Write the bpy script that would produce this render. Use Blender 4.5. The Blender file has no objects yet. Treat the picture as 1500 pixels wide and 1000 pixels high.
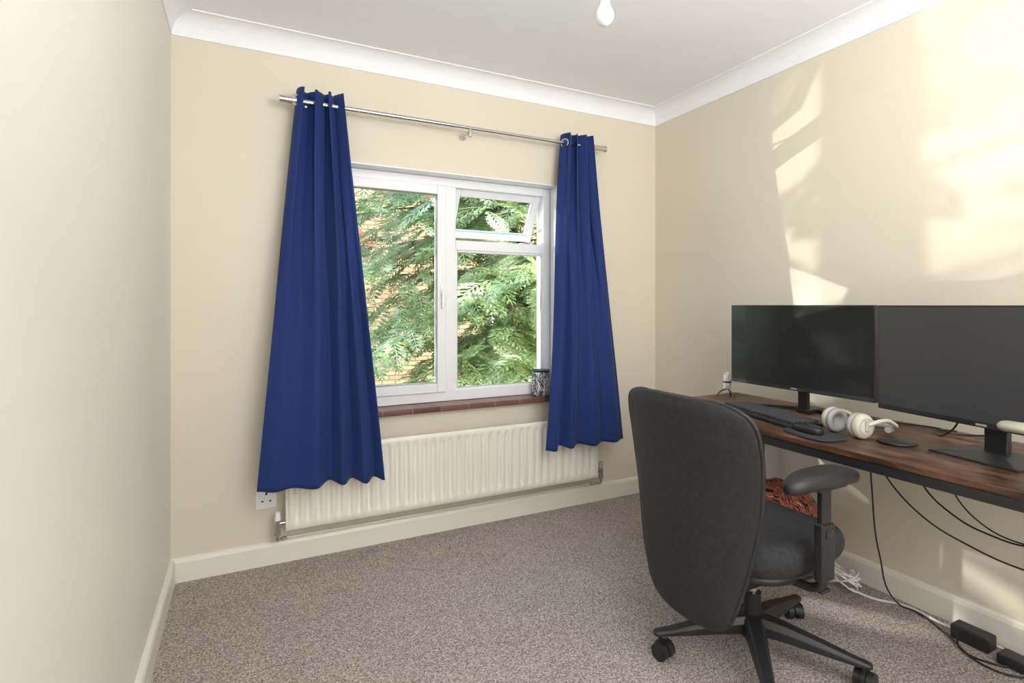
import bpy, bmesh, math, random
from math import sin, cos, pi, radians, sqrt
from mathutils import Vector, Matrix
random.seed(7)
S = bpy.context.scene
COL = S.collection

# ------------------------------------------------------------------ materials
def mat_base(name):
    m = bpy.data.materials.new(name); m.use_nodes = True
    nt = m.node_tree; b = nt.nodes['Principled BSDF']
    return m, nt, b
def N(nt, t, **kw):
    n = nt.nodes.new(t)
    for k, v in kw.items(): setattr(n, k, v)
    return n
def setin(n, **kw):
    for k, v in kw.items(): n.inputs[k.replace('_', ' ')].default_value = v
def c4(c): return (c[0], c[1], c[2], 1.0)
def plain(name, col, rough=0.5, metal=0.0, var=0.06, scale=8.0, bump=0.0, bscale=200.0, spec=0.5):
    m, nt, b = mat_base(name)
    tc = N(nt, 'ShaderNodeTexCoord')
    no = N(nt, 'ShaderNodeTexNoise'); setin(no, Scale=scale, Detail=3.0)
    nt.links.new(tc.outputs['Object'], no.inputs['Vector'])
    r = N(nt, 'ShaderNodeValToRGB')
    r.color_ramp.elements[0].position = 0.3; r.color_ramp.elements[1].position = 0.7
    r.color_ramp.elements[0].color = c4([x*(1-var) for x in col])
    r.color_ramp.elements[1].color = c4([min(1, x*(1+var)) for x in col])
    nt.links.new(no.outputs['Fac'], r.inputs['Fac'])
    nt.links.new(r.outputs['Color'], b.inputs['Base Color'])
    setin(b, Roughness=rough, Metallic=metal)
    b.inputs['Specular IOR Level'].default_value = spec
    if bump > 0:
        n2 = N(nt, 'ShaderNodeTexNoise'); setin(n2, Scale=bscale, Detail=2.0)
        nt.links.new(tc.outputs['Object'], n2.inputs['Vector'])
        bp = N(nt, 'ShaderNodeBump'); setin(bp, Strength=bump, Distance=0.002)
        nt.links.new(n2.outputs['Fac'], bp.inputs['Height'])
        nt.links.new(bp.outputs['Normal'], b.inputs['Normal'])
    return m

M_wall = plain('wall_cream_paint', (0.725, 0.665, 0.54), 0.55, var=0.015, scale=2, bump=0.15, bscale=60)
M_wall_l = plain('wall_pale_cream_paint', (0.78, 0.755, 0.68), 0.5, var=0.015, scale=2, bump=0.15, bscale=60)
M_ceil = plain('ceiling_white', (0.90, 0.91, 0.94), 0.7, var=0.01, bump=0.1, bscale=80)
M_trim = plain('trim_gloss_cream', (0.82, 0.79, 0.71), 0.3, var=0.01)
M_white = plain('upvc_white', (0.86, 0.87, 0.89), 0.25, var=0.01)
M_rad = plain('radiator_enamel', (0.82, 0.80, 0.72), 0.3, var=0.01)
M_chrome = plain('chrome', (0.62, 0.60, 0.58), 0.22, metal=1.0, var=0.02)
M_black = plain('black_plastic', (0.018, 0.018, 0.02), 0.42, var=0.1)
M_blackm = plain('black_metal', (0.02, 0.02, 0.022), 0.35, var=0.1)
M_dark = plain('dark_hole', (0.005, 0.005, 0.005), 0.8)
M_fab = plain('charcoal_fabric', (0.03, 0.031, 0.034), 0.85, var=0.35, scale=90, bump=0.6, bscale=700)
M_back = plain('chair_back_fabric', (0.018, 0.019, 0.022), 0.6, var=0.3, scale=60, bump=0.5, bscale=700)
M_grey = plain('grey_plastic', (0.35, 0.35, 0.34), 0.4)
M_silver = plain('silver_plastic', (0.6, 0.6, 0.56), 0.35, metal=0.3)
M_cream = plain('beige_leatherette', (0.56, 0.53, 0.43), 0.5)
M_cablew = plain('white_cable', (0.8, 0.78, 0.74), 0.45)
M_beige = plain('beige_plastic', (0.36, 0.35, 0.26), 0.45)

def m_screen(name, col, rough):
    m, nt, b = mat_base(name)
    setin(b, Roughness=rough); b.inputs['Base Color'].default_value = c4(col)
    b.inputs['Specular IOR Level'].default_value = 0.45
    tc = N(nt, 'ShaderNodeTexCoord'); no = N(nt, 'ShaderNodeTexNoise'); setin(no, Scale=2000.0)
    nt.links.new(tc.outputs['Object'], no.inputs['Vector'])
    bp = N(nt, 'ShaderNodeBump'); setin(bp, Strength=0.05, Distance=0.0005)
    nt.links.new(no.outputs['Fac'], bp.inputs['Height']); nt.links.new(bp.outputs['Normal'], b.inputs['Normal'])
    return m
M_scr1 = m_screen('screen_matte', (0.008, 0.010, 0.010), 0.30)
M_scr2 = m_screen('screen_matte_painted_haze', (0.035, 0.036, 0.042), 0.42)  # base colour lifted to paint in the grey reflected haze
M_scr2.node_tree.nodes['Principled BSDF'].inputs['Specular IOR Level'].default_value = 0.9

def m_carpet():
    m, nt, b = mat_base('carpet_taupe')
    tc = N(nt, 'ShaderNodeTexCoord')
    n1 = N(nt, 'ShaderNodeTexNoise'); setin(n1, Scale=170.0, Detail=3.0, Roughness=0.8)
    n2 = N(nt, 'ShaderNodeTexNoise'); setin(n2, Scale=5.0, Detail=3.0)
    n3 = N(nt, 'ShaderNodeTexVoronoi'); setin(n3, Scale=210.0)
    for n in (n1, n2, n3): nt.links.new(tc.outputs['Object'], n.inputs['Vector'])
    sep = N(nt, 'ShaderNodeSeparateColor'); nt.links.new(n3.outputs['Color'], sep.inputs[0])
    mm = N(nt, 'ShaderNodeMath', operation='MULTIPLY_ADD'); mm.inputs[1].default_value = .20
    nt.links.new(sep.outputs[0], mm.inputs[0])
    ms = N(nt, 'ShaderNodeMath', operation='SUBTRACT'); ms.inputs[1].default_value = .10; nt.links.new(n1.outputs['Fac'], ms.inputs[0])
    nt.links.new(ms.outputs[0], mm.inputs[2])
    r = N(nt, 'ShaderNodeValToRGB'); cr = r.color_ramp
    cr.elements[0].position = 0.34; cr.elements[0].color = (0.18, 0.14, 0.118, 1)
    cr.elements[1].position = 0.66; cr.elements[1].color = (0.68, 0.62, 0.57, 1)
    e = cr.elements.new(0.5); e.color = (0.38, 0.325, 0.29, 1)
    nt.links.new(mm.outputs[0], r.inputs['Fac'])
    mx = N(nt, 'ShaderNodeMix', data_type='RGBA', blend_type='MULTIPLY')
    mx.inputs[0].default_value = 0.3
    r2 = N(nt, 'ShaderNodeValToRGB'); r2.color_ramp.elements[0].color = (0.75, 0.75, 0.75, 1); r2.color_ramp.elements[0].position = .35; r2.color_ramp.elements[1].position = .65
    nt.links.new(n2.outputs['Fac'], r2.inputs['Fac'])
    nt.links.new(r.outputs['Color'], mx.inputs[6]); nt.links.new(r2.outputs['Color'], mx.inputs[7])
    nt.links.new(mx.outputs[2], b.inputs['Base Color'])
    setin(b, Roughness=0.95); b.inputs['Specular IOR Level'].default_value = 0.1
    bp = N(nt, 'ShaderNodeBump'); setin(bp, Strength=0.6, Distance=0.004)
    nt.links.new(n1.outputs['Fac'], bp.inputs['Height']); nt.links.new(bp.outputs['Normal'], b.inputs['Normal'])
    return m
M_carpet = m_carpet()

def m_curtain():
    m, nt, b = mat_base('curtain_navy')
    tc = N(nt, 'ShaderNodeTexCoord')
    n1 = N(nt, 'ShaderNodeTexNoise'); setin(n1, Scale=900.0, Detail=2.0)
    nt.links.new(tc.outputs['Object'], n1.inputs['Vector'])
    r = N(nt, 'ShaderNodeValToRGB')
    r.color_ramp.elements[0].color = (0.009, 0.025, 0.12, 1); r.color_ramp.elements[1].color = (0.014, 0.039, 0.18, 1)
    nt.links.new(n1.outputs['Fac'], r.inputs['Fac']); nt.links.new(r.outputs['Color'], b.inputs['Base Color'])
    setin(b, Roughness=0.75); b.inputs['Sheen Weight'].default_value = 0.08
    b.inputs['Specular IOR Level'].default_value = 0.25
    bp = N(nt, 'ShaderNodeBump'); setin(bp, Strength=0.2, Distance=0.001)
    nt.links.new(n1.outputs['Fac'], bp.inputs['Height']); nt.links.new(bp.outputs['Normal'], b.inputs['Normal'])
    return m
M_curt = m_curtain()

def m_wood():
    m, nt, b = mat_base('rustic_brown_wood')
    tc = N(nt, 'ShaderNodeTexCoord'); mp = N(nt, 'ShaderNodeMapping')
    mp.inputs['Scale'].default_value = (9, 1.3, 9)
    nt.links.new(tc.outputs['Object'], mp.inputs['Vector'])
    n1 = N(nt, 'ShaderNodeTexNoise'); setin(n1, Scale=3.0, Detail=8.0, Roughness=0.65, Distortion=0.6)
    nt.links.new(mp.outputs[0], n1.inputs['Vector'])
    n2 = N(nt, 'ShaderNodeTexNoise'); setin(n2, Scale=6.0, Detail=4.0)
    nt.links.new(tc.outputs['Object'], n2.inputs['Vector'])
    r = N(nt, 'ShaderNodeValToRGB'); cr = r.color_ramp
    cr.elements[0].position = 0.36; cr.elements[0].color = (0.022, 0.012, 0.008, 1)
    cr.elements[1].position = 0.70; cr.elements[1].color = (0.32, 0.155, 0.08, 1)
    e = cr.elements.new(0.52); e.color = (0.11, 0.048, 0.027, 1)
    nt.links.new(n1.outputs['Fac'], r.inputs['Fac'])
    r2 = N(nt, 'ShaderNodeValToRGB'); r2.color_ramp.elements[0].color = (0.35, 0.33, 0.32, 1); r2.color_ramp.elements[0].position = .38; r2.color_ramp.elements[1].position = .6
    nt.links.new(n2.outputs['Fac'], r2.inputs['Fac'])
    mx = N(nt, 'ShaderNodeMix', data_type='RGBA', blend_type='MULTIPLY'); mx.inputs[0].default_value = .7
    nt.links.new(r.outputs['Color'], mx.inputs[6]); nt.links.new(r2.outputs['Color'], mx.inputs[7])
    nt.links.new(mx.outputs[2], b.inputs['Base Color'])
    setin(b, Roughness=0.38)
    return m
M_wood = m_wood()

def m_tile():
    m, nt, b = mat_base('quarry_tile')
    tc = N(nt, 'ShaderNodeTexCoord')
    br = N(nt, 'ShaderNodeTexBrick'); br.offset = 0.0
    setin(br, Scale=1.0); br.inputs['Color1'].default_value = (0.12, 0.05, 0.045, 1); br.inputs['Color2'].default_value = (0.22, 0.10, 0.08, 1)
    br.inputs['Mortar'].default_value = (0.26, 0.19, 0.15, 1)
    br.inputs['Mortar Size'].default_value = 0.003; br.inputs['Brick Width'].default_value = 0.15; br.inputs['Row Height'].default_value = 5.0
    nt.links.new(tc.outputs['Object'], br.inputs['Vector']); nt.links.new(br.outputs['Color'], b.inputs['Base Color'])
    setin(b, Roughness=0.3)
    return m
M_tile = m_tile()

def m_brick():
    m, nt, b = mat_base('stock_brick')
    tc = N(nt, 'ShaderNodeTexCoord'); mp = N(nt, 'ShaderNodeMapping')
    mp.inputs['Rotation'].default_value = (radians(90), 0, 0)
    nt.links.new(tc.outputs['Object'], mp.inputs['Vector'])
    br = N(nt, 'ShaderNodeTexBrick')
    br.inputs['Color1'].default_value = (0.30, 0.20, 0.10, 1); br.inputs['Color2'].default_value = (0.43, 0.31, 0.17, 1)
    br.inputs['Mortar'].default_value = (0.15, 0.11, 0.085, 1)
    setin(br, Scale=1.0); br.inputs['Mortar Size'].default_value = 0.010
    br.inputs['Brick Width'].default_value = 0.225; br.inputs['Row Height'].default_value = 0.075
    nt.links.new(mp.outputs[0], br.inputs['Vector']); nt.links.new(br.outputs['Color'], b.inputs['Base Color'])
    setin(b, Roughness=0.9)
    return m
M_brick = m_brick()
M_redbrick = plain('red_brick', (0.30, 0.10, 0.055), 0.9, var=0.3, scale=12)
M_slate = plain('roof_slate', (0.10, 0.10, 0.12), 0.7, var=0.3, scale=6)
M_bark = plain('bark', (0.16, 0.10, 0.07), 0.95, var=0.4, scale=10, bump=0.8, bscale=40)
M_grass = plain('grass', (0.10, 0.17, 0.05), 0.95, var=0.4, scale=4)

def m_leaf():
    m, nt, b = mat_base('conifer_leaf')
    tc = N(nt, 'ShaderNodeTexCoord')
    n1 = N(nt, 'ShaderNodeTexNoise'); setin(n1, Scale=3.5, Detail=6.0, Roughness=0.75)
    nt.links.new(tc.outputs['Object'], n1.inputs['Vector'])
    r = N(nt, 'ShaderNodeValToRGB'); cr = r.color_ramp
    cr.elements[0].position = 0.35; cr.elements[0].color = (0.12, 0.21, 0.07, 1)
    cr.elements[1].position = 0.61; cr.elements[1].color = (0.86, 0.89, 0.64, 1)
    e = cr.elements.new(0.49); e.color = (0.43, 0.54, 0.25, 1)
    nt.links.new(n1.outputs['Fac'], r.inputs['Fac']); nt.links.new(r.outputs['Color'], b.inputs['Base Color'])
    setin(b, Roughness=0.36)
    tr = N(nt, 'ShaderNodeBsdfTranslucent'); nt.links.new(r.outputs['Color'], tr.inputs['Color'])
    mx = N(nt, 'ShaderNodeMixShader'); mx.inputs[0].default_value = 0.33
    nt.links.new(b.outputs[0], mx.inputs[1]); nt.links.new(tr.outputs[0], mx.inputs[2])
    nt.links.new(mx.outputs[0], nt.nodes['Material Output'].inputs['Surface'])
    return m
M_leaf = m_leaf()

def m_glass():
    m, nt, b = mat_base('window_glass'); nt.nodes.remove(b)
    t = N(nt, 'ShaderNodeBsdfTransparent'); g = N(nt, 'ShaderNodeBsdfGlossy'); g.inputs['Roughness'].default_value = 0.02
    t.inputs['Color'].default_value = (0.97, 0.985, 0.975, 1)
    f = N(nt, 'ShaderNodeFresnel'); f.inputs['IOR'].default_value = 1.1
    mx = N(nt, 'ShaderNodeMixShader'); nt.links.new(f.outputs[0], mx.inputs[0])
    nt.links.new(t.outputs[0], mx.inputs[1]); nt.links.new(g.outputs[0], mx.inputs[2])
    nt.links.new(mx.outputs[0], nt.nodes['Material Output'].inputs['Surface'])
    return m
M_glass = m_glass()

def m_bulb():
    m, nt, b = mat_base('opal_glass')
    b.inputs['Base Color'].default_value = (0.88, 0.86, 0.80, 1); setin(b, Roughness=0.15)
    return m
M_bulb = m_bulb()

def m_pattern(name, cols, scale, gain=.62):
    m, nt, b = mat_base(name)
    tc = N(nt, 'ShaderNodeTexCoord')
    v = N(nt, 'ShaderNodeTexVoronoi'); setin(v, Scale=scale); v.feature = 'F1'
    w = N(nt, 'ShaderNodeTexWave'); setin(w, Scale=scale*0.45, Distortion=9.0, Detail=2.0, Detail_Scale=1.5)
    for n in (v, w): nt.links.new(tc.outputs['Object'], n.inputs['Vector'])
    ad = N(nt, 'ShaderNodeMath', operation='ADD'); nt.links.new(v.outputs['Distance'], ad.inputs[0]); nt.links.new(w.outputs['Fac'], ad.inputs[1])
    ml = N(nt, 'ShaderNodeMath', operation='MULTIPLY'); ml.inputs[1].default_value = gain; nt.links.new(ad.outputs[0], ml.inputs[0])
    r = N(nt, 'ShaderNodeValToRGB'); r.color_ramp.interpolation = 'CONSTANT'; cr = r.color_ramp
    for i, c in enumerate(cols):
        p = i/len(cols)
        if i < 2:
            e = cr.elements[i]; e.position = p
        else: e = cr.elements.new(p)
        e.color = c4(c)
    nt.links.new(ml.outputs[0], r.inputs['Fac']); nt.links.new(r.outputs['Color'], b.inputs['Base Color'])
    setin(b, Roughness=0.7)
    return m
M_bag = m_pattern('red_patterned_cloth', [(0.02, 0.015, 0.02), (0.5, 0.04, 0.03), (0.015, 0.012, 0.015), (0.62, 0.20, 0.05), (0.45, 0.03, 0.03), (0.62, 0.55, 0.45), (0.02, 0.015, 0.02), (0.5, 0.05, 0.03), (0.5, 0.12, 0.04), (0.02, 0.02, 0.02)], 26, .6)
M_jar = m_pattern('jar_black_white', [(0.02, 0.02, 0.02), (0.6, 0.6, 0.6), (0.02, 0.02, 0.02), (0.45, 0.45, 0.45), (0.015, 0.015, 0.015), (0.7, 0.7, 0.7)], 30)

# ------------------------------------------------------------------ geometry helpers
def empty(name, loc=(0, 0, 0), rotz=0.0):
    e = bpy.data.objects.new(name, None); COL.objects.link(e)
    e.location = loc; e.rotation_euler = (0, 0, rotz); e.empty_display_size = 0.05
    return e
def mesh(name, verts, faces, mat, parent=None, smooth=False, fix=True):
    me = bpy.data.meshes.new(name); me.from_pydata([tuple(v) for v in verts], [], faces); me.update()
    if fix:
        bm = bmesh.new(); bm.from_mesh(me); bmesh.ops.recalc_face_normals(bm, faces=bm.faces); bm.to_mesh(me); bm.free()
    o = bpy.data.objects.new(name, me); COL.objects.link(o)
    if mat: me.materials.append(mat)
    if smooth:
        for p in me.polygons: p.use_smooth = True
    if parent: o.parent = parent
    return o
def bevel(o, w, seg=2):
    md = o.modifiers.new('bevel', 'BEVEL'); md.width = w; md.segments = seg; md.limit_method = 'ANGLE'
    for p in o.data.polygons: p.use_smooth = True
    wn = o.modifiers.new('wn', 'WEIGHTED_NORMAL')
    return o
BF = [(0, 3, 2, 1), (4, 5, 6, 7), (0, 1, 5, 4), (1, 2, 6, 5), (2, 3, 7, 6), (3, 0, 4, 7)]
def bv(lo, hi):
    x0, y0, z0 = lo; x1, y1, z1 = hi
    return [(x0, y0, z0), (x1, y0, z0), (x1, y1, z0), (x0, y1, z0), (x0, y0, z1), (x1, y0, z1), (x1, y1, z1), (x0, y1, z1)]
def boxes(name, lst, mat, parent=None, bev=0.0, seg=2):
    vs, fs = [], []
    for lo, hi in lst:
        n = len(vs); vs += bv(lo, hi); fs += [tuple(i+n for i in f) for f in BF]
    o = mesh(name, vs, fs, mat, parent)
    if bev > 0: bevel(o, bev, seg)
    return o
def box(name, lo, hi, mat, parent=None, bev=0.0, seg=2): return boxes(name, [(lo, hi)], mat, parent, bev, seg)
def loft(name, secs, mat, parent=None, smooth=True, cap=True, closed=True):
    n = len(secs[0]); vs = [p for s in secs for p in s]; fs = []
    for i in range(len(secs)-1):
        for j in range(n if closed else n-1):
            k = (j+1) % n
            fs.append((i*n+j, i*n+k, (i+1)*n+k, (i+1)*n+j))
    if cap:
        fs.append(tuple(range(n))); fs.append(tuple((len(secs)-1)*n+j for j in range(n)))
    return mesh(name, vs, fs, mat, parent, smooth)
def lathe(name, prof, mat, parent=None, n=40, loc=(0, 0, 0)):
    secs = [[(loc[0]+r*cos(2*pi*j/n), loc[1]+r*sin(2*pi*j/n), loc[2]+z) for j in range(n)] for r, z in prof]
    return loft(name, secs, mat, parent)
def cyl(name, a, b, r, mat, parent=None, n=24, r2=None):
    a = Vector(a); b = Vector(b); d = (b-a).normalized()
    up = Vector((0, 0, 1)) if abs(d.z) < 0.9 else Vector((1, 0, 0))
    u = d.cross(up).normalized(); w = d.cross(u)
    r2 = r if r2 is None else r2
    secs = [[p+(u*cos(2*pi*j/n)+w*sin(2*pi*j/n))*rr for j in range(n)] for p, rr in ((a, r), (b, r2))]
    o = loft(name, secs, mat, parent)
    md = o.modifiers.new('es', 'EDGE_SPLIT'); md.split_angle = radians(40)
    return o
def tube(name, pts, r, mat, parent=None, cyclic=False, res=8):
    cu = bpy.data.curves.new(name, 'CURVE'); cu.dimensions = '3D'; cu.bevel_depth = r; cu.bevel_resolution = 3; cu.resolution_u = res
    sp = cu.splines.new('BEZIER'); sp.bezier_points.add(len(pts)-1)
    for p, q in zip(sp.bezier_points, pts):
        p.co = q; p.handle_left_type = p.handle_right_type = 'AUTO'
    sp.use_cyclic_u = cyclic; cu.use_fill_caps = True
    cu.materials.append(mat)
    o = bpy.data.objects.new(name, cu); COL.objects.link(o)
    if parent: o.parent = parent
    return o
def torus(name, c, R, r, normal, mat, parent=None):
    nrm = Vector(normal).normalized(); up = Vector((0, 0, 1)) if abs(nrm.z) < .9 else Vector((1, 0, 0))
    u = nrm.cross(up).normalized(); w = nrm.cross(u); c = Vector(c); secs = []
    for i in range(33):
        a = 2*pi*i/32; d = u*cos(a)+w*sin(a)
        secs.append([c+d*(R+r*cos(2*pi*j/10))+nrm*(r*.6*sin(2*pi*j/10)) for j in range(10)])
    return loft(name, secs, mat, parent, cap=False)
def sstep(t): t = max(0, min(1, t)); return t*t*(3-2*t)
def interp(tab, z):
    if z <= tab[0][0]: return tab[0][1]
    for (a, b), (c, d) in zip(tab, tab[1:]):
        if z <= c: return b+(d-b)*(z-a)/(c-a)
    return tab[-1][1]

# ------------------------------------------------------------------ room
XL, XR, YW, YB, ZC = -0.278, 2.337, 2.66, -1.1, 2.385
WX0, WX1, WZ0, WZ1 = 0.33, 1.62, 0.62, 1.852
T = 0.26
box('floor', (XL-.1, YB-.1, -0.12), (XR+.1, YW+.1, 0), M_carpet)
box('ceiling', (XL-.2, YB-.2, ZC), (XR+.2, YW+T, ZC+.12), M_ceil)
boxes('wall_window', [((XL-.2, YW, -.12), (WX0, YW+T, ZC)), ((WX1, YW, -.12), (XR+.2, YW+T, ZC)),
                      ((WX0, YW, -.12), (WX1, YW+T, WZ0)), ((WX0, YW, WZ1), (WX1, YW+T, ZC))], M_wall)
box('wall_right', (XR, YB-.2, -.12), (XR+.2, YW, ZC), M_wall)
box('wall_left', (XL-.2, YB-.2, -.12), (XL, YW, ZC), M_wall_l)
box('wall_back', (XL, YB-.2, -.12), (XR, YB, ZC), M_wall_l)
prof = [(0, -.087), (.005, -.087)]
for i in range(9):
    a = pi/2*i/8
    prof.append((.005+.075*(1-cos(a)), -.082+.077*sin(a)))
prof += [(.085, -.005), (.085, 0.0)]
secs = []
for d, z in prof:
    zz = ZC+z
    secs.append([(XL+d, YB+d, zz), (XR-d, YB+d, zz), (XR-d, YW-d, zz), (XL+d, YW-d, zz)])
o = loft('trim_cornice', secs, M_ceil, smooth=False, cap=False)
def bb(name, a, b, nx, ny):
    pr = [(0, 0), (.018, 0), (.018, .082), (.014, .094), (.008, .1), (0, .1)]
    vs = [[(p[0]+nx*d, p[1]+ny*d, z) for d, z in pr] for p in (a, b)]
    o = loft(name, vs, M_trim, smooth=False)
bb('baseboard_window', (XL, YW), (XR, YW), 0, -1)
bb('baseboard_right', (XR, YB), (XR, YW-.018), -1, 0)
bb('baseboard_left', (XL, YB), (XL, YW-.018), 1, 0)
bb('baseboard_back', (XL+.018, YB), (XR-.018, YB), 0, 1)

YF = 2.745
boxes('trim_window_reveal', [((WX0, YW-.004, WZ1-.006), (WX1, YF, WZ1)), ((WX1-.006, YW-.004, .65), (WX1, YF, WZ1-.006)), ((WX0, YW-.004, .65), (WX0+.006, YF, WZ1-.006))], M_white)
box('windowsill', (WX0-.0, 2.622, .62), (WX1-.0, YF+.03, .648), M_tile, bev=.005)

# ------------------------------------------------------------------ window
W = empty('window_1', (0, 0, 0))
y0, y1 = YF, YF+.07
def rect(name, x0, x1, z0, z1, w, ya, yb, mat=M_white, parent=W, wb=None, bev=.004):
    wb = w if wb is None else wb
    return boxes(name, [((x0, ya, z0), (x0+w, yb, z1)), ((x1-w, ya, z0), (x1, yb, z1)),
                        ((x0+w, ya, z0), (x1-w, yb, z0+wb)), ((x0+w, ya, z1-w), (x1-w, yb, z1))], mat, parent, bev)
rect('outer_frame', WX0+.006, WX1-.006, .649, WZ1-.006, .046, y0, y1, wb=.058)
box('mullion', (.962, y0, .70), (1.024, y1, 1.802), M_white, W, .004)
box('transom', (1.024, y0, 1.462), (1.57, y1, 1.516), M_white, W, .004)
rect('casement_sash', .375, .966, .700, 1.803, .050, y0-.012, y0+.045)
rect('fixed_bead', 1.022, 1.572, .702, 1.465, .014, y0+.008, y0+.04)
box('glass_casement', (.42, y0+.02, .745), (.92, y0+.024, 1.76), M_glass, W)
box('glass_fixed', (1.03, y0+.02, .71), (1.56, y0+.024, 1.455), M_glass, W)
rect('gasket_casement', .424, .917, .749, 1.754, .003, y0-.010, y0+.02, M_grey, bev=0)
rect('gasket_fixed', 1.034, 1.560, .714, 1.453, .003, y0+.010, y0+.02, M_grey, bev=0)
H = empty('top_light', (0, y0+.03, 1.800)); H.parent = W; H.rotation_euler = (radians(28), 0, 0)
rect('top_light_sash', 1.028, 1.568, -.285, -.002, .04, 0, .045, parent=H)
rect('top_light_gasket', 1.066, 1.530, -.247, -.040, .003, .006, .012, M_grey, parent=H, bev=0)
box('top_light_glass', (1.06, .02, -.25), (1.54, .024, -.035), M_glass, H)
cyl('stay_bar', (1.20, y0+.02, 1.525), (1.34, y0+.13, 1.545), .004, M_chrome, W)
box('friction_hinge', (1.555, y0+.03, 1.60), (1.562, y0+.10, 1.615), M_chrome, W)
box('handle_plate', (.930, y0-.018, 1.20), (.952, y0-.010, 1.27), M_white, W, .003)
box('handle_lever', (.934, y0-.036, 1.145), (.948, y0-.024, 1.245), M_white, W, .004)
box('handle_stem', (.935, y0-.026, 1.222), (.947, y0-.016, 1.240), M_white, W)

# ------------------------------------------------------------------ curtain rod
R = empty('curtain_rod', (0, 0, 0))
YR, ZR = 2.56, 2.068
cyl('rod', (.17, YR, ZR), (1.84, YR, ZR), .0085, M_chrome, R)
cyl('rod_sleeve', (.17, YR, ZR), (.95, YR, ZR), .0105, M_chrome, R)
for i, (a, b) in enumerate([(.140, .225), (1.79, 1.872)]):
    cyl('finial_%d' % i, (a, YR, ZR), (b, YR, ZR), .0155, M_chrome, R)
    cyl('finial_cap_%d' % i, (a-.004 if i == 0 else b, YR, ZR), (a if i == 0 else b+.004, YR, ZR), .018, M_chrome, R)
for i, x in enumerate((.245, 1.03, 1.775)):
    cyl('bracket_arm_%d' % i, (x, YR, ZR-.02), (x, YW, ZR-.02), .005, M_chrome, R)
    cyl('bracket_plate_%d' % i, (x, YW-.006, ZR-.02), (x, YW, ZR-.02), .018, M_chrome, R)
    if i == 1: box('bracket_cradle_%d' % i, (x-.008, YR-.013, ZR-.045), (x+.008, YR+.013, ZR-.009), M_chrome, R, .003)

def curtain(name, xt, xb, zt, zb, ph, yb, seed, fb, pw=0.95, nt_=3.5, at=.038, ab=.034, grom=0):
    C = empty(name)
    rnd = random.Random(seed)
    nu, nv = 240, 80
    k1, k2, k3 = [rnd.uniform(0, 6.28) for _ in range(3)]
    def fold(u):
        for (a, p), (b, q) in zip(fb, fb[1:]):
            if u <= b:
                t = sstep((u-a)/(b-a)); return p+(q-p)*t
        return fb[-1][1]
    vs, fs = [], []
    def P(u, s):
        f = s**pw
        x0 = xt[0]+(xb[0]-xt[0])*f; x1 = xt[1]+(xb[1]-xt[1])*f
        m = sstep((s-.02)/.7)
        w1 = sin(2*pi*nt_*(u+.03*sin(2*pi*u+k1))+ph)
        w2 = fold(u+.02*sin(3*s+k2)*sin(pi*u))
        y = YR+(yb-YR)*sstep((s-.05)/.9)+at*w1*(1-m)-ab*w2*m+.004*sin(9*u+6*s+k3)*m
        x = x0+(x1-x0)*u+.014*(1-m)*sin(4*pi*nt_*u+2*ph)*min(1, u*8, (1-u)*8)
        zz = zt+(-zt+zb[0]+(zb[1]-zb[0])*u)*s
        zz += -.010*s*w2+.004*(1-s)*sin(2*pi*nt_*u)
        return (x, y, zz)
    for j in range(nv+1):
        for i in range(nu+1): vs.append(P(i/nu, j/nv))
    for j in range(nv):
        for i in range(nu):
            a = j*(nu+1)+i; fs.append((a, a+1, a+nu+2, a+nu+1))
    o = mesh('curtain_fabric', vs, fs, M_curt, C, True, fix=False)
    md = o.modifiers.new('sol', 'SOLIDIFY'); md.thickness = .002
    tube('hem_stitch', [Vector(P(i/60, .955))+Vector((0, -.0015, 0)) for i in range(61)], .0009, M_curt, C, res=1)
    sR = (zt-ZR)/(zt-zb[0]); prev = None; hits = []
    for i in range(401):
        u = i/400; p = P(u, sR); sg = p[1]-YR
        if prev is not None and sg*prev < 0: hits.append((u, p))
        prev = sg
    for cnt, (u, p) in enumerate(hits):
        q0 = Vector(P(u-.008, sR)); q1 = Vector(P(u+.008, sR)); t = (q1-q0).normalized()
        nr = Vector((t.y, -t.x, 0))
        if cnt == 0 and grom: nr = Vector((-.45, -.89, 0))
        torus('grommet_%d' % cnt, (p[0], p[1]-(.012 if cnt == 0 and grom else 0), ZR), .021 if cnt == 0 else .015, .005 if cnt == 0 else .002, nr, M_chrome if cnt == 0 else M_blackm, C)
    return C
curtain('curtain', (.208, .405), (.045, .575), 2.118, (.385, .372), 2.2, 2.496, 3,
        [(0, .2), (.13, .7), (.26, .15), (.44, 1.0), (.56, -.6), (.66, .9), (.74, -.5), (.84, 1.1), (.92, -.3), (1, .8)], .97, grom=1)
curtain('curtain', (1.592, 1.768), (1.432, 1.955), 2.118, (.395, .395), 2.0, 2.496, 11,
        [(0, .3), (.10, 1.0), (.2, -.5), (.3, .9), (.42, -.3), (.58, .9), (.72, .0), (.86, .8), (1, .0)], 1.0)

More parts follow.
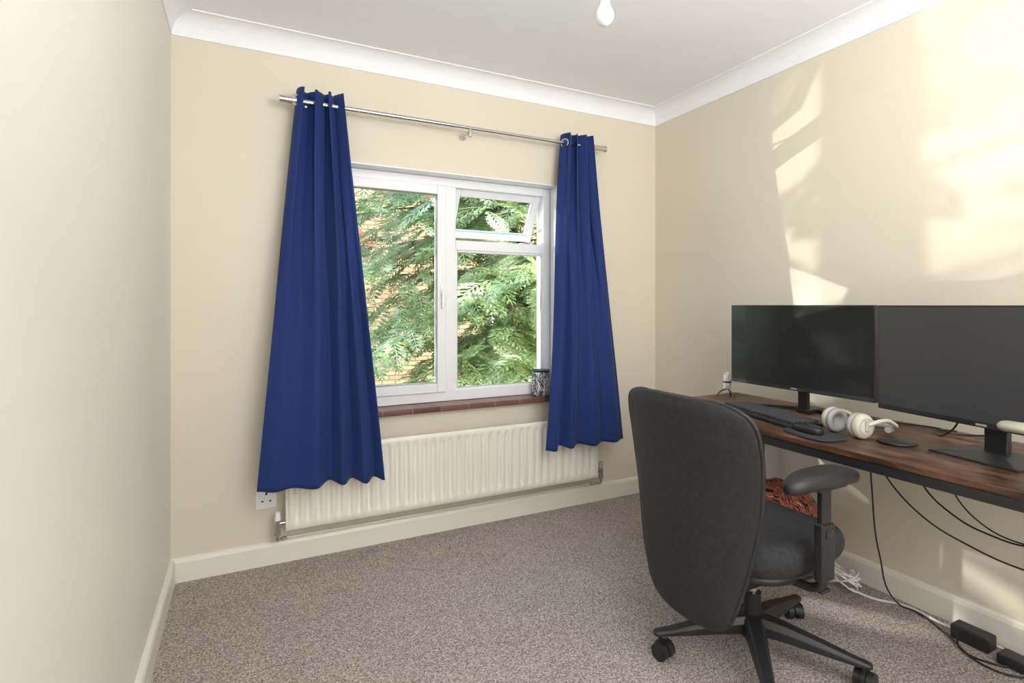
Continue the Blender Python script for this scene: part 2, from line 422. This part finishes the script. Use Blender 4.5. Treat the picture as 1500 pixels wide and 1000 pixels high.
# ------------------------------------------------------------------ radiator
RA = empty('radiator')
rx0, rx1, rz0, rz1 = .165, 1.83, .165, .525
yf = 2.568
nrib = 37; nx = nrib*12; zs = [rz0+.0, rz0+.006, rz0+.03, rz0+.045, rz0+.06]+[rz0+.06+(rz1-rz0-.11)*i/6 for i in range(1, 6)]+[rz1-.05, rz1-.038, rz1-.024, rz1-.006, rz1]
vs, fs = [], []
for z in zs:
    e = min((z-rz0-.028)/.03, (rz1-.022-z)/.026); msk = sstep(e)
    for i in range(nx+1):
        x = rx0+(rx1-rx0)*i/nx
        ph = (i % 12)/12; rb = sstep(min(ph, 1-ph)*5-.6)
        y = yf+.0125*msk*(1-rb)
        if z in (rz0, rz1): y += .006
        vs.append((x, y, z))
m_ = nx+1
for j in range(len(zs)-1):
    for i in range(nx):
        a = j*m_+i; fs.append((a, a+1, a+m_+1, a+m_))
mesh('front_panel', vs, fs, M_rad, RA, True)
box('body', (rx0+.001, yf+.0135, rz0+.004), (rx1-.001, yf+.035, rz1-.004), M_rad, RA, .004)
boxes('side_caps', [((rx0-.003, yf+.004, rz0+.004), (rx0+.002, yf+.035, rz1-.002)), ((rx1-.002, yf+.004, rz0+.004), (rx1+.003, yf+.035, rz1-.002))], M_rad, RA, .002)
boxes('wall_brackets', [((.35, yf+.03, .2), (.38, YW, .5)), ((1.6, yf+.03, .2), (1.63, YW, .5))], M_rad, RA)
YP = YW-.012
for i, (x, s) in enumerate(((rx0-.035, 1), (rx1+.035, -1))):
    cyl('valve_tail_%d' % i, (x, yf+.02, .20), (x+s*.04, yf+.02, .20), .009, M_chrome, RA)
    cyl('valve_body_%d' % i, (x, yf+.02, .165), (x, yf+.02, .215), .013, M_chrome, RA)
    cyl('valve_nut_%d' % i, (x, yf+.02, .150), (x, yf+.02, .168), .015, M_chrome, RA, n=6)
    cyl('valve_cap_%d' % i, (x, yf+.02, .215), (x, yf+.02, .25), .014, M_white if i == 0 else M_grey, RA, r2=.011)
    tube('pipe_elbow_%d' % i, [(x, yf+.02, .155), (x, yf+.024, .128), (x+s*.01, YP-.012, .110), (x+s*.04, YP, .108)], .0075, M_chrome, RA)
cyl('supply_pipe', (rx0, YP, .108), (rx1, YP, .108), .0055, M_trim, RA)

# ------------------------------------------------------------------ socket
SK = empty('wall_socket')
box('plate', (.043, YW-.009, .252), (.131, YW, .338), M_white, SK, .003)
boxes('pin_holes', [((.083, YW-.0095, .313), (.091, YW-.0085, .325)), ((.066, YW-.0095, .283), (.076, YW-.0085, .289)), ((.098, YW-.0095, .283), (.108, YW-.0085, .289))], M_dark, SK)
box('switch', (.110, YW-.014, .303), (.120, YW-.008, .323), M_white, SK, .002)

# ------------------------------------------------------------------ jar on sill
J = empty('candle_jar', (1.515, 2.682, .648))
lathe('jar_body', [(.0, 0), (.046, 0), (.051, .005), (.052, .02), (.052, .12), (.050, .136), (.050, .145), (.047, .145), (.046, .10), (0, .10)], M_jar, J)
lathe('jar_rim', [(.050, .137), (.053, .139), (.053, .148), (.049, .149)], M_black, J)

# ------------------------------------------------------------------ pendant bulb
P_ = empty('pendant_light_bulb', (1.03, 1.41, 0))
lathe('bulb', [(.0, 2.056), (.010, 2.057), (.020, 2.063), (.027, 2.073), (.030, 2.086), (.028, 2.099), (.022, 2.112), (.016, 2.124), (.014, 2.135), (.0, 2.135)], M_bulb, P_)
lathe('lamp_holder', [(.0, 2.128), (.017, 2.128), (.018, 2.15), (.020, 2.152), (.020, 2.165), (.016, 2.17), (.012, 2.20), (.004, 2.21), (0, 2.21)], M_white, P_)
cyl('cord', (0, 0, 2.2), (0, 0, ZC), .003, M_white, P_)
lathe('ceiling_rose', [(0, ZC-.03), (.02, ZC-.03), (.04, ZC-.015), (.045, ZC), (0, ZC)], M_white, P_)

# ------------------------------------------------------------------ desk
D = empty('desk')
dx0, dx1, dy0, dy1, dz = 1.668, 2.27, .57, 1.975, .715
box('desk_top', (dx0, dy0, dz-.020), (dx1, dy1, dz), M_wood, D, .002)
ly = (dy0+.015, 1.80)
boxes('frame_rails', [((dx0+.004, dy0+.01, dz-.050), (dx0+.03, dy1-.01, dz-.0205)), ((dx1-.03, dy0+.01, dz-.050), (dx1-.004, dy1-.01, dz-.0205)),
                      ((dx0+.03, dy0+.01, dz-.050), (dx1-.03, dy0+.036, dz-.0205)), ((dx0+.03, dy1-.036, dz-.050), (dx1-.03, dy1-.01, dz-.0205))], M_blackm, D, .002)
boxes('legs', [((x, y, 0.0), (x+.026, y+.026, dz-.05)) for x in (dx0+.004, dx1-.03) for y in ly], M_blackm, D, .002)
boxes('foot_rails', [((dx0+.03, ly[0], .12), (dx1-.03, ly[0]+.026, .146))], M_blackm, D, .002)

def monitor(name, cx, cy, yaw, w, h, z0, scr, base):
    E = empty(name, (cx, cy, 0), yaw)   # local -x faces the user, y is width
    box('housing', (-.008, -w/2, z0), (.014, w/2, z0+h), M_black, E, .003)
    box('rear_bulge', (.012, -w*.3, z0+.05), (.045, w*.3, z0+h-.05), M_black, E, .012, 3)
    box('screen', (-.0095, -w/2+.006, z0+.017), (-.0078, w/2-.006, z0+h-.006), scr, E)
    box('logo', (-.0092, -.014, z0+.005), (-.0078, .014, z0+.011), M_grey, E)
    return E
m1 = monitor('computer_monitor', 2.03, 1.468, 0, .636, .352, .812, M_scr1, 0)
box('neck', (.046, -.022, .722), (.064, .022, .95), M_black, m1, .004)
box('mount', (.035, -.04, .90), (.05, .04, .99), M_black, m1, .004)
for i, s in enumerate((1, -1)):
    secs = []
    for t, hw, hz in ((0, .016, .016), (.5, .013, .011), (1, .009, .007)):
        px_, py_ = .13-.11*t, s*(.01+.22*t)
        dxn, dyn = .22*s, .11
        L = sqrt(dxn**2+dyn**2); ax, ay = dxn/L, dyn/L
        secs.append([(px_+ax*hw, py_+ay*hw, dz), (px_+ax*hw, py_+ay*hw, dz+hz), (px_-ax*hw, py_-ay*hw, dz+hz), (px_-ax*hw, py_-ay*hw, dz)])
    loft('stand_leg_%d' % i, secs, M_black, m1, smooth=False)
box('neck_foot', (.045, -.03, dz), (.145, .03, dz+.018), M_black, m1, .005)
w2 = .64; d2 = Vector((-.17, -.985)).normalized()
c2 = Vector((1.975, 1.108))+d2*(w2/2)
yaw2 = math.atan2(d2.x, -d2.y)
MB = monitor('computer_monitor', c2.x, c2.y, yaw2, w2, .355, .808, M_scr2, 1)
box('neck', (.05, -.03, .722), (.072, .03, .98), M_black, MB, .004)
box('mount', (.035, -.05, .92), (.055, .05, 1.02), M_black, MB, .004)
loft('stand_base', [[(-.055, -.115, dz), (.14, -.115, dz), (.14, .115, dz), (-.055, .115, dz)],
                    [(-.055, -.115, dz+.006), (.14, -.115, dz+.006), (.14, .115, dz+.006), (-.055, .115, dz+.006)],
                    [(.02, -.035, dz+.018), (.1, -.035, dz+.018), (.1, .035, dz+.018), (.02, .035, dz+.018)]], M_black, MB, smooth=False)

# keyboard
K = empty('computer_keyboard', (1.875, 1.475, dz), radians(-14))
box('case', (-.066, -.215, 0), (.066, .215, .018), M_black, K, .005)
kb = []
for r_ in range(6):
    xk = -.058+r_*.0195
    for c_ in range(20):
        yk = -.205+c_*.0206
        if r_ == 0 and 6 <= c_ <= 11: continue
        kb.append(((xk, yk, .018), (xk+.0165, yk+.0176, .029)))
kb.append(((-.058, -.205+6*.0206, .018), (-.0415, -.205+11*.0206+.0176, .029)))
boxes('keys', kb, plain('keycap_grey', (0.05, 0.05, 0.055), .5), K, .0015, 1)

def flat_round(name, cx, cy, rx, ry, h, mat, p=3.0, rot=0, z=dz):
    n = 48; secs = []
    for k_, zz in ((.96, 0), (1, h*.3), (1, h*.7), (.95, h)):
        sec = []
        for j in range(n):
            a = 2*pi*j/n
            xx = rx*k_*abs(cos(a))**(2/p)*(1 if cos(a) > 0 else -1); yy = ry*k_*abs(sin(a))**(2/p)*(1 if sin(a) > 0 else -1)
            sec.append((cx+xx*cos(rot)-yy*sin(rot), cy+xx*sin(rot)+yy*cos(rot), z+zz))
        secs.append(sec)
    return loft(name, secs, mat)
flat_round('mouse_mat', 1.765, 1.205, .070, .10, .006, M_fab, 3, radians(-10))
flat_round('black_coaster', 1.905, 1.015, .055, .055, .008, M_black, 2)
flat_round('computer_mouse', 1.765, 1.225, .03, .055, .022, M_black, 2.4, radians(-10), dz+.006)

HP = empty('headphones', (1.868, 1.155, dz), radians(-12))
def cup(name, y, s):
    n = 36; secs = []
    for r_, yy in ((.0, 0), (.026, 0), (.036, .004), (.040, .012), (.040, .022), (.037, .027)):
        secs.append([(r_*cos(2*pi*j/n), y-s*yy, .043+1.06*r_*sin(2*pi*j/n)) for j in range(n)])
    loft(name, secs, M_cream, HP)
    secs = []
    for r_, yy in ((.036, .027), (.042, .031), (.042, .042), (.036, .046), (.022, .044), (.018, .034), (0, .034)):
        secs.append([(r_*cos(2*pi*j/n), y-s*yy, .043+1.0*r_*sin(2*pi*j/n)) for j in range(n)])
    loft(name+'_cushion', secs, M_grey, HP)
cup('cup_near', -.078, -1); cup('cup_far', .078, 1)
pts = [(0, -.082, .05), (.03, -.088, .06)]
for i in range(0, 9):
    a = -pi/2+pi*i/8
    pts.append((.075+.095*cos(a), .088*sin(a), .062-.04*cos(a)))
pts += [(.03, .088, .06), (0, .082, .05)]
tube('headband', pts, .007, M_cream, HP)
for i, s in enumerate((-1, 1)):
    box('yoke_%d' % i, (-.008, s*.082-.004, .03), (.012, s*.082+.004, .066), M_silver, HP, .002)
torus('cup_ring', (0, -.0775, .043), .027, .002, (0, 1, 0), M_grey, HP)
tube('headband_pad', [(.11, -.06, .024), (.165, -.02, .02), (.165, .02, .02), (.11, .06, .024)], .011, M_grey, HP)

MC = empty('desk_microphone', (2.09, 1.87, dz))
lathe('capsule', [(0, .045), (.016, .045), (.019, .05), (.019, .10), (.017, .115), (.010, .124), (0, .126)], M_silver, MC)
lathe('band', [(.0195, .075), (.0205, .076), (.0205, .082), (.0195, .083)], M_black, MC)
for i in range(3):
    a = i*2*pi/3+.4
    tube('tripod_leg_%d' % i, [(0, 0, .045), (.03*cos(a), .03*sin(a), .032), (.052*cos(a), .052*sin(a), .003)], .003, M_black, MC)

L_ = empty('desk_lamp', (1.79, .608, dz))
lathe('lamp_base', [(0, 0), (.028, 0), (.028, .008), (.020, .014), (0, .014)], M_blackm, L_, n=32)
tube('lamp_arm', [(0, 0, .012), (0, -.012, .06), (0, .0, .11), (0.0, .03, .128)], .004, M_blackm, L_)
loft('lamp_head', [[(.0+1.0*r_*cos(2*pi*j/20), .062+x_, .132+.5*r_*sin(2*pi*j/20)) for j in range(20)] for x_, r_ in ((-.035, .010), (-.032, .022), (-.02, .028), (.02, .028), (.030, .022), (.035, .012))], M_beige, L_)
torus('lamp_ring', (0, .062, .132), .020, .006, (.2, 0, 1), M_silver, L_)

# ------------------------------------------------------------------ office chair (local +x = forward)
CH = empty('office_chair', (1.52, 1.255, 0), radians(1))
wt = [(.205, .06), (.213, .11), (.235, .150), (.28, .175), (.36, .20), (.46, .225), (.56, .245), (.66, .260), (.74, .266), (.80, .266), (.84, .258), (.865, .238), (.882, .205), (.892, .14), (.894, .08)]
xt_ = [(.2, -.300), (.3, -.310), (.42, -.307), (.55, -.307), (.7, -.320), (.88, -.352)]
secs = []
zl = [w_[0] for w_ in wt]
for i, z in enumerate(zl):
    w = interp(wt, z); xc = interp(xt_, z)
    th = .026 if 2 <= i <= len(zl)-4 else (.018 if i in (1, len(zl)-3, len(zl)-2) else .010)
    sec = []
    for j in range(44):
        a = 2*pi*j/44
        yy = w*abs(cos(a))**.75*(1 if cos(a) > 0 else -1)
        xx = th*abs(sin(a))**.7*(1 if sin(a) > 0 else -1)
        wrap = .045*(yy/.27)**2
        sec.append((xc+xx+wrap, yy, z))
    secs.append(sec)
bk = loft('backrest', secs, M_back, CH)
bk.modifiers.new('sub', 'SUBSURF').levels = 1; bk.modifiers['sub'].render_levels = 2
secs = []
for i, z in enumerate([.42, .43, .46, .56, .66, .74, .80, .840, .855]):
    w = interp(wt, z)*(.90 if 1 <= i <= 7 else .75); xc = interp(xt_, z)+.028
    th = .022 if 2 <= i <= 6 else .008
    secs.append([(xc+th*sin(2*pi*j/36)+.04*((w*cos(2*pi*j/36))/.27)**2, w*cos(2*pi*j/36), z) for j in range(36)])
fc = loft('back_cushion', secs, M_fab, CH); fc.modifiers.new('sub', 'SUBSURF').levels = 1
pts = []
for z in [.26, .36, .46, .56, .66, .74, .80, .84, .862]:
    w = interp(wt, z)*.985; pts.append((interp(xt_, z)+.045*(w/.27)**2-.004, -w, z))
top = [(interp(xt_, .878)-.002+.045*(y/.27)**2, y, .886) for y in (-.17, -.06, .06, .17)]
pts2 = pts+top+[(p[0], -p[1], p[2]) for p in reversed(pts)]
tube('edge_piping', pts2, .006, M_black, CH)
def seat_sec(k_, z, dxs=0):
    s_ = []
    for j in range(48):
        a = 2*pi*j/48
        x = .245*k_*abs(cos(a))**.62*(1 if cos(a) > 0 else -1)
        y = .240*k_*abs(sin(a))**.62*(1 if sin(a) > 0 else -1)
        zz = z-.024*max(0, (x-.10)/.14)**2
        s_.append((x+.002+dxs, y*(1-.05*max(0, x)/.2), zz+.010*(y/.245)**2))
    return s_
secs = []
for k_, z in ((.84, .355), (.90, .36), (.97, .38), (1.0, .405), (.99, .435), (.94, .455), (.85, .463), (.5, .460), (.1, .457)): secs.append(seat_sec(k_, z))
st = loft('seat', secs, M_fab, CH); st.modifiers.new('sub', 'SUBSURF').levels = 1
secs = [seat_sec(.80, .332), seat_sec(.88, .340), seat_sec(.90, .362)]
loft('seat_pan', secs, M_black, CH)
box('mechanism', (-.12, -.075, .265), (.09, .075, .345), M_black, CH, .015, 3)
loft('back_bar', [[(x, -.045, z-.012), (x, .045, z-.012), (x, .045, z+.012), (x, -.045, z+.012)] for x, z in ((-.08, .30), (-.18, .28), (-.26, .30), (-.29, .40))], M_black, CH)
cyl('gas_column', (0, 0, .20), (0, 0, .27), .016, M_chrome, CH)
cyl('column_sleeve', (0, 0, .075), (0, 0, .21), .027, M_black, CH)
lathe('base_hub', [(0, .07), (.045, .07), (.052, .085), (.050, .125), (.036, .14), (0, .14)], M_black, CH)
for s in (-1, 1):
    tube('lever_%d' % (s+1), [(0.02, s*.07, .31), (0.03, s*.15, .305), (0.03, s*.215, .31)], .005, M_black, CH)
    box('lever_tab_%d' % (s+1), (.01, min(s*.20, s*.235), .303), (.05, max(s*.20, s*.235), .315), M_black, CH, .004)
crot = CH.rotation_euler.z
for k in range(5):
    a = radians(12+72*k)-crot
    ca, sa = cos(a), sin(a)
    secs = []
    for r_, hw, zb, zt in ((.03, .034, .085, .138), (.10, .029, .083, .132), (.2, .024, .078, .112), (.28, .019, .074, .095), (.325, .017, .072, .088), (.335, .008, .074, .084)):
        sec = []
        for (u, z) in ((-1, zb), (-1, zb+(zt-zb)*.6), (-.6, zt), (.6, zt), (1, zb+(zt-zb)*.6), (1, zb)):
            sec.append((r_*ca-u*hw*sa, r_*sa+u*hw*ca, z))
        secs.append(sec)
    bo = loft('base_arm_%d' % k, secs, M_black, CH, smooth=False); bevel(bo, .003)
    px_, py_ = .312*ca, .312*sa
    b2 = a+[.9, -.5, 2.2, .4, 1.3][k]; cb, sb = cos(b2), sin(b2)
    qx, qy = px_+.012*cb, py_+.012*sb
    for s in (-1, 1):
        c0 = (qx-sb*s*.008, qy+cb*s*.008, .028); c1 = (qx-sb*s*.027, qy+cb*s*.027, .028)
        cyl('castor_wheel_%d_%d' % (k, s+1), c0, c1, .028, M_black, CH)
        cyl('castor_hub_%d_%d' % (k, s+1), c1, (qx-sb*s*.029, qy+cb*s*.029, .028), .012, M_blackm, CH)
    secs = []
    for w_ in (-.006, .006):
        sec = [(qx+cb*.0-sb*w_, qy+sb*.0+cb*w_, .02)]
        for j in range(10):
            t = -.2+pi*1.05*j/9
            sec.append((qx+cb*.033*cos(t)-sb*w_, qy+sb*.033*cos(t)+cb*w_, .028+.033*sin(t)))
        secs.append(sec)
    loft('castor_hood_%d' % k, secs, M_black, CH, smooth=False)
    cyl('castor_stem_%d' % k, (px_, py_, .05), (px_, py_, .08), .007, M_blackm, CH)
for s in (-1, 1):
    ya = s*.285; ox = -.03
    t_ = 'near' if s < 0 else 'far'
    tube('arm_bracket_'+t_, [(-.03+ox, s*.10, .342), (-.03+ox, s*.20, .345), (-.03+ox, s*.265, .36), (-.03+ox, s*.285, .40)], .013, M_black, CH)
    box('arm_sleeve_'+t_, (-.060+ox, ya-.014, .388), (-.002+ox, ya+.014, .55), M_black, CH, .006, 3)
    box('arm_post_'+t_, (-.052+ox, ya-.009, .52), (-.010+ox, ya+.009, .66), M_black, CH, .004)
    box('arm_button_'+t_, (-.045+ox, ya-.018, .51), (-.018+ox, ya+.018, .535), M_black, CH, .003)
    box('arm_cradle_'+t_, (-.09+ox, ya-.025, .648), (.04+ox, ya+.025, .664), M_black, CH, .005)
    secs = []
    for k_, z in ((.80, .660), (.95, .664), (1, .675), (.98, .688), (.88, .697), (.6, .700), (.1, .700)):
        secs.append([(-.045+ox+.150*k_*abs(cos(2*pi*j/40))**.8*(1 if cos(2*pi*j/40) > 0 else -1), ya+.046*k_*abs(sin(2*pi*j/40))**.8*(1 if sin(2*pi*j/40) > 0 else -1)*(1+.15*cos(2*pi*j/40)), z-.012*(abs(cos(2*pi*j/40))*k_)**3) for j in range(40)])
    loft('arm_pad_'+t_, secs, M_black, CH)

# ------------------------------------------------------------------ patterned bag
secs = []
for z, k_ in ((0, .40), (.01, .48), (.06, .55), (.14, .70), (.22, .92), (.29, .97), (.34, .84), (.375, .58), (.395, .2)):
    secs.append([(2.08+.16*k_*cos(2*pi*j/40)*(1+.05*sin(3*2*pi*j/40+z*20)), 1.60+.20*k_*sin(2*pi*j/40)*(1+.06*sin(5*2*pi*j/40+z*14)), z+.008*sin(4*2*pi*j/40)*(1 if z > .02 else 0)) for j in range(40)])
bg = loft('patterned_bag', secs, M_bag); bg.modifiers.new('sub', 'SUBSURF').levels = 1

# ------------------------------------------------------------------ cables
CB = empty('white_cable_coil', (2.19, 1.38, 0.0))
rr = random.Random(4)
for i in range(9):
    pts = []
    tx, ty = rr.uniform(-.6, .2), rr.uniform(-.5, .5)
    for j in range(10):
        a = 2*pi*j/10
        R_ = .065+rr.uniform(-.01, .01)
        pts.append((R_*.75*cos(a), R_*sin(a), .058+R_*(tx*cos(a)+ty*sin(a))*.9+.012*sin(a+i)))
    tube('loop_%d' % i, pts, .0032, M_cablew, CB, cyclic=True)
tube('tie', [(.045, -.012, .03), (.055, -.012, .07), (.04, -.012, .05)], .006, M_cablew, CB, cyclic=True)
tube('white_power_cable', [(2.19, 1.34, .02), (2.22, 1.28, .006), (2.28, 1.18, .006), (2.27, 1.05, .006), (2.29, .9, .006), (2.24, .72, .006), (2.26, .5, .006)], .0045, M_cablew)
bc = empty('black_computer_cables')
B_ = M_black
tube('cable_1', [(2.21, 1.28, .68), (2.22, 1.275, .45), (2.23, 1.25, .18), (2.25, 1.2, .02), (2.27, 1.14, .006), (2.2, 1.0, .006), (2.13, .88, .006), (2.16, .80, .006), (2.23, .78, .006)], .003, B_, bc)
tube('cable_2', [(2.2, 1.30, .68), (2.2, 1.24, .55), (2.21, 1.10, .40), (2.24, .95, .33), (2.25, .82, .31), (2.25, .62, .33), (2.25, .58, .68)], .003, B_, bc)
tube('cable_3', [(2.2, 1.13, .68), (2.2, 1.09, .52), (2.2, .98, .43), (2.2, .88, .405), (2.2, .80, .405), (2.2, .66, .46), (2.2, .6, .68)], .003, B_, bc)
tube('cable_4', [(2.22, 1.06, .68), (2.21, 1.0, .52), (2.2, .92, .44), (2.2, .82, .41), (2.2, .70, .44), (2.2, .64, .68)], .0025, B_, bc)
tube('cable_5', [(2.22, .99, .03), (2.16, .95, .006), (2.17, .86, .006), (2.24, .80, .006), (2.27, .70, .006), (2.2, .6, .006)], .0035, B_, bc)
tube('cable_6', [(2.15, 1.50, dz+.006), (2.2, 1.35, dz+.006), (2.19, 1.2, dz+.006), (2.23, 1.05, dz+.006), (2.18, .98, dz+.006), (2.2, .88, dz+.02)], .003, B_, bc)
tube('cable_7', [(2.05, .90, .83), (2.09, .94, .76), (2.12, .99, dz+.006), (2.2, 1.04, dz+.006), (2.24, 1.0, dz+.006)], .003, B_, bc)
box('plug_adapter', (2.215, .90, 0), (2.275, 1.01, .05), B_, bc, .006, 3)
box('plug_adapter_2', (2.19, .80, 0), (2.25, .87, .035), B_, bc, .006, 3)

# ------------------------------------------------------------------ outside
box('ground', (-14, 3.0, -3.1), (18, 20, -3.0), M_grass)
BH = empty('brick_house')
HY = 8.9
box('house_wall', (-7, HY, -3), (12, HY+.4, 3.35), M_brick, BH)
loft('house_roof', [[(x, HY-.2, 3.3), (x, HY-.2, 3.4), (x, HY+3.3, 5.3), (x, HY+3.3, 5.2)] for x in (-7.2, 12.2)], M_slate, BH, smooth=False)
box('gutter', (-7, HY-.25, 3.23), (12, HY, 3.35), M_dark, BH)
def hwin(i, cx, z0, w, h):
    boxes('house_window_frame_%d' % i, [((cx-w/2, HY-.08, z0), (cx-w/2+.07, HY, z0+h)), ((cx+w/2-.07, HY-.08, z0), (cx+w/2, HY, z0+h)), ((cx-w/2, HY-.08, z0), (cx+w/2, HY, z0+.08)), ((cx-w/2, HY-.08, z0+h-.07), (cx+w/2, HY, z0+h)), ((cx-w/2, HY-.08, z0+h*.5), (cx+w/2, HY, z0+h*.5+.05))], M_white, BH)
    box('house_window_pane_%d' % i, (cx-w/2+.05, HY-.04, z0+.05), (cx+w/2-.05, HY, z0+h-.05), M_scr1, BH)
    arch = []
    for k in range(13):
        a = radians(35+110*k/12); R1 = w*.75; zc = z0+h-w*.42
        for_ = [(cx+R_*cos(a), zc+R_*sin(a)) for R_ in (R1, R1+.24)]
        arch.append([(for_[0][0], HY-.06, for_[0][1]), (for_[1][0], HY-.06, for_[1][1]), (for_[1][0], HY+.02, for_[1][1]), (for_[0][0], HY+.02, for_[0][1])])
    loft('house_window_arch_%d' % i, arch, M_redbrick, BH, smooth=False)
hwin(0, 1.15, .5, .9, 1.5); hwin(1, 4.4, .0, .9, 1.5); hwin(2, -2.2, .6, .9, 1.5)

rt = random.Random(21)
def frond(lv, lf, base, dirv, L, droop, wd):
    d = dirv.normalized(); side = d.cross(Vector((0, 0, 1)))
    if side.length < .1: side = Vector((1, 0, 0))
    side.normalize(); side = (side+Vector((0, 0, rt.uniform(-.6, .6)))).normalized()
    nseg = 8; p = base.copy(); step = L/nseg
    for i in range(nseg):
        t = i/nseg
        q = p+(d+Vector((0, 0, -droop*t))).normalized()*step
        w0 = .006
        n0 = len(lv); lv.extend([p-side*w0, p+side*w0, q+side*w0*.6, q-side*w0*.6]); lf.append((n0, n0+1, n0+2, n0+3))
        ll = L*.42*(1-t)**.7*(.5+.9*min(1, t*3+.25))
        fw = (q-p).normalized()
        for s in (-1, 1):
            ld = (fw*.75+side*s*.9+Vector((0, 0, -.25*rt.random()))).normalized()
            tip = p+ld*ll*rt.uniform(.75, 1.1)
            wv = fw*(.010+.012*(1-t))*wd
            n0 = len(lv); m0 = p+ld*ll*.45
            lv.extend([p, m0-wv, tip, m0+wv]); lf.append((n0, n0+1, n0+2, n0+3))
            for fr in (.35, .65):
                b0 = p+ld*ll*fr; sl = ll*.4*(1.2-fr)
                sd = (ld*.6+fw*.9).normalized(); sd2 = (ld*.8-fw*.5).normalized()
                for dd in (sd, sd2):
                    n0 = len(lv); e = b0+dd*sl; ww = ld*.009*wd
                    lv.extend([b0-ww, b0+ww, e+ww*.3, e-ww*.3]); lf.append((n0, n0+1, n0+2, n0+3))
        p = q
def tree(loc, nb, lmax, za, zb_, every, amin, amax, fl, wd):
    TR = empty('conifer_tree', loc)
    cyl('trunk', (0, 0, -3-loc[2]), (0, 0, 4.0), .12, M_bark, TR, r2=.04)
    lv, lf = [], []
    bi = 0
    for k in range(nb):
        z = za+(zb_-za)*(k+rt.random())/nb
        a = rt.uniform(amin, amax)
        Lb = rt.uniform(.4*lmax, lmax)*(1.0 if z < 2.8 else 1-(z-2.8)*.3)
        a0 = Vector((0, 0, z)); hd = Vector((cos(a), sin(a), 0))
        pts = []
        for j in range(7):
            t = j/6
            pts.append(a0+hd*(Lb*t)+Vector((0, 0, .35*t-.75*t*t)))
        if k % every == 0:
            tube('branch_%d' % bi, pts, .010, M_bark, TR, res=3); bi += 1
        ns = int(Lb*8)
        for i in range(ns):
            t = .15+.85*(i+.8)/ns; f = t*6; j = min(5, int(f)); fr = f-j
            b0 = pts[j].lerp(pts[j+1], fr)
            sgn = 1 if i % 2 else -1
            sd = Vector((-hd.y, hd.x, 0))*sgn
            dv = (hd*.6+sd*rt.uniform(.4, 1.0)+Vector((0, 0, rt.uniform(-.55, .15))))
            frond(lv, lf, b0, dv, rt.uniform(.65, 1.15)*fl, rt.uniform(.5, 1.4), wd)
    mesh('foliage', lv, lf, M_leaf, TR, fix=False)
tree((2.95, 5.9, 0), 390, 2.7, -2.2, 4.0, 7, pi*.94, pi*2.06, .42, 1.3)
tree((-1.0, 4.7, 0), 105, 1.3, -1.2, 3.6, 4, 0, 2*pi, .27, .9)  # out-of-view tree added to break the glint beams into dapples

# ------------------------------------------------------------------ lights
def look(o, d): o.rotation_euler = Vector(d).to_track_quat('-Z', 'Y').to_euler()
sl = bpy.data.lights.new('sun', 'SUN'); sl.energy = 9.5; sl.angle = radians(.8); sl.color = (1, .96, .88)
so = bpy.data.objects.new('sun', sl); COL.objects.link(so); look(so, (-1.0, .85, -1.0))
def area(name, loc, d, sx, sy, e, col):
    al = bpy.data.lights.new(name, 'AREA'); al.shape = 'RECTANGLE'; al.size = sx; al.size_y = sy; al.energy = e; al.color = col
    ao = bpy.data.objects.new(name, al); COL.objects.link(ao); ao.location = loc; look(ao, d)
area('added_ceiling_bounce', (1.05, -.2, 1.8), (0, .45, 1), 1.2, .8, 42, (.985, .99, 1))  # added light aimed at the ceiling for bounce, not a room fixture
area('added_room_fill', (.9, -1.0, 1.5), (0, 1, -.05), 2.0, 1.6, 33, (1, .99, .97))  # added fill light behind the camera to even out the room
# sunlight reflected back into the room by the windows of the house opposite
def glint(name, loc, tgt, e, size, blend):
    gl = bpy.data.lights.new(name, 'SPOT'); gl.energy = e; gl.spot_size = radians(size); gl.spot_blend = blend; gl.shadow_soft_size = .03; gl.color = (1, .97, .92)
    go = bpy.data.objects.new(name, gl); COL.objects.link(go); go.location = loc; look(go, Vector(tgt)-go.location)
glint('reflected_sun_glint', (-4.6, 8.3, -.75), (1.0, 2.75, 1.25), 2700, 11, 1.0)
glint('reflected_sun_glint_high', (-3.9, 8.3, 3.9), (1.1, 2.75, 1.1), 4200, 13, .8)

w = bpy.data.worlds.new('World'); S.world = w; w.use_nodes = True
nt = w.node_tree; bgk = nt.nodes['Background']
sk = nt.nodes.new('ShaderNodeTexSky'); sk.sky_type = 'NISHITA'; sk.sun_disc = False; sk.sun_elevation = radians(35); sk.sun_rotation = radians(130)
nt.links.new(sk.outputs[0], bgk.inputs['Color']); bgk.inputs['Strength'].default_value = 1.2

# ------------------------------------------------------------------ camera
cd = bpy.data.cameras.new('Camera'); cam = bpy.data.objects.new('Camera', cd); COL.objects.link(cam)
cd.sensor_width = 36; cd.lens = 36*789/1500; cd.shift_y = -53/1500; cd.clip_start = .02
cam.location = (0, 0, 1.163); cam.rotation_euler = (radians(90), 0, -math.atan2(.4446, .8957))
S.camera = cam
S.view_settings.view_transform = 'Standard'
S.view_settings.exposure = 0.0
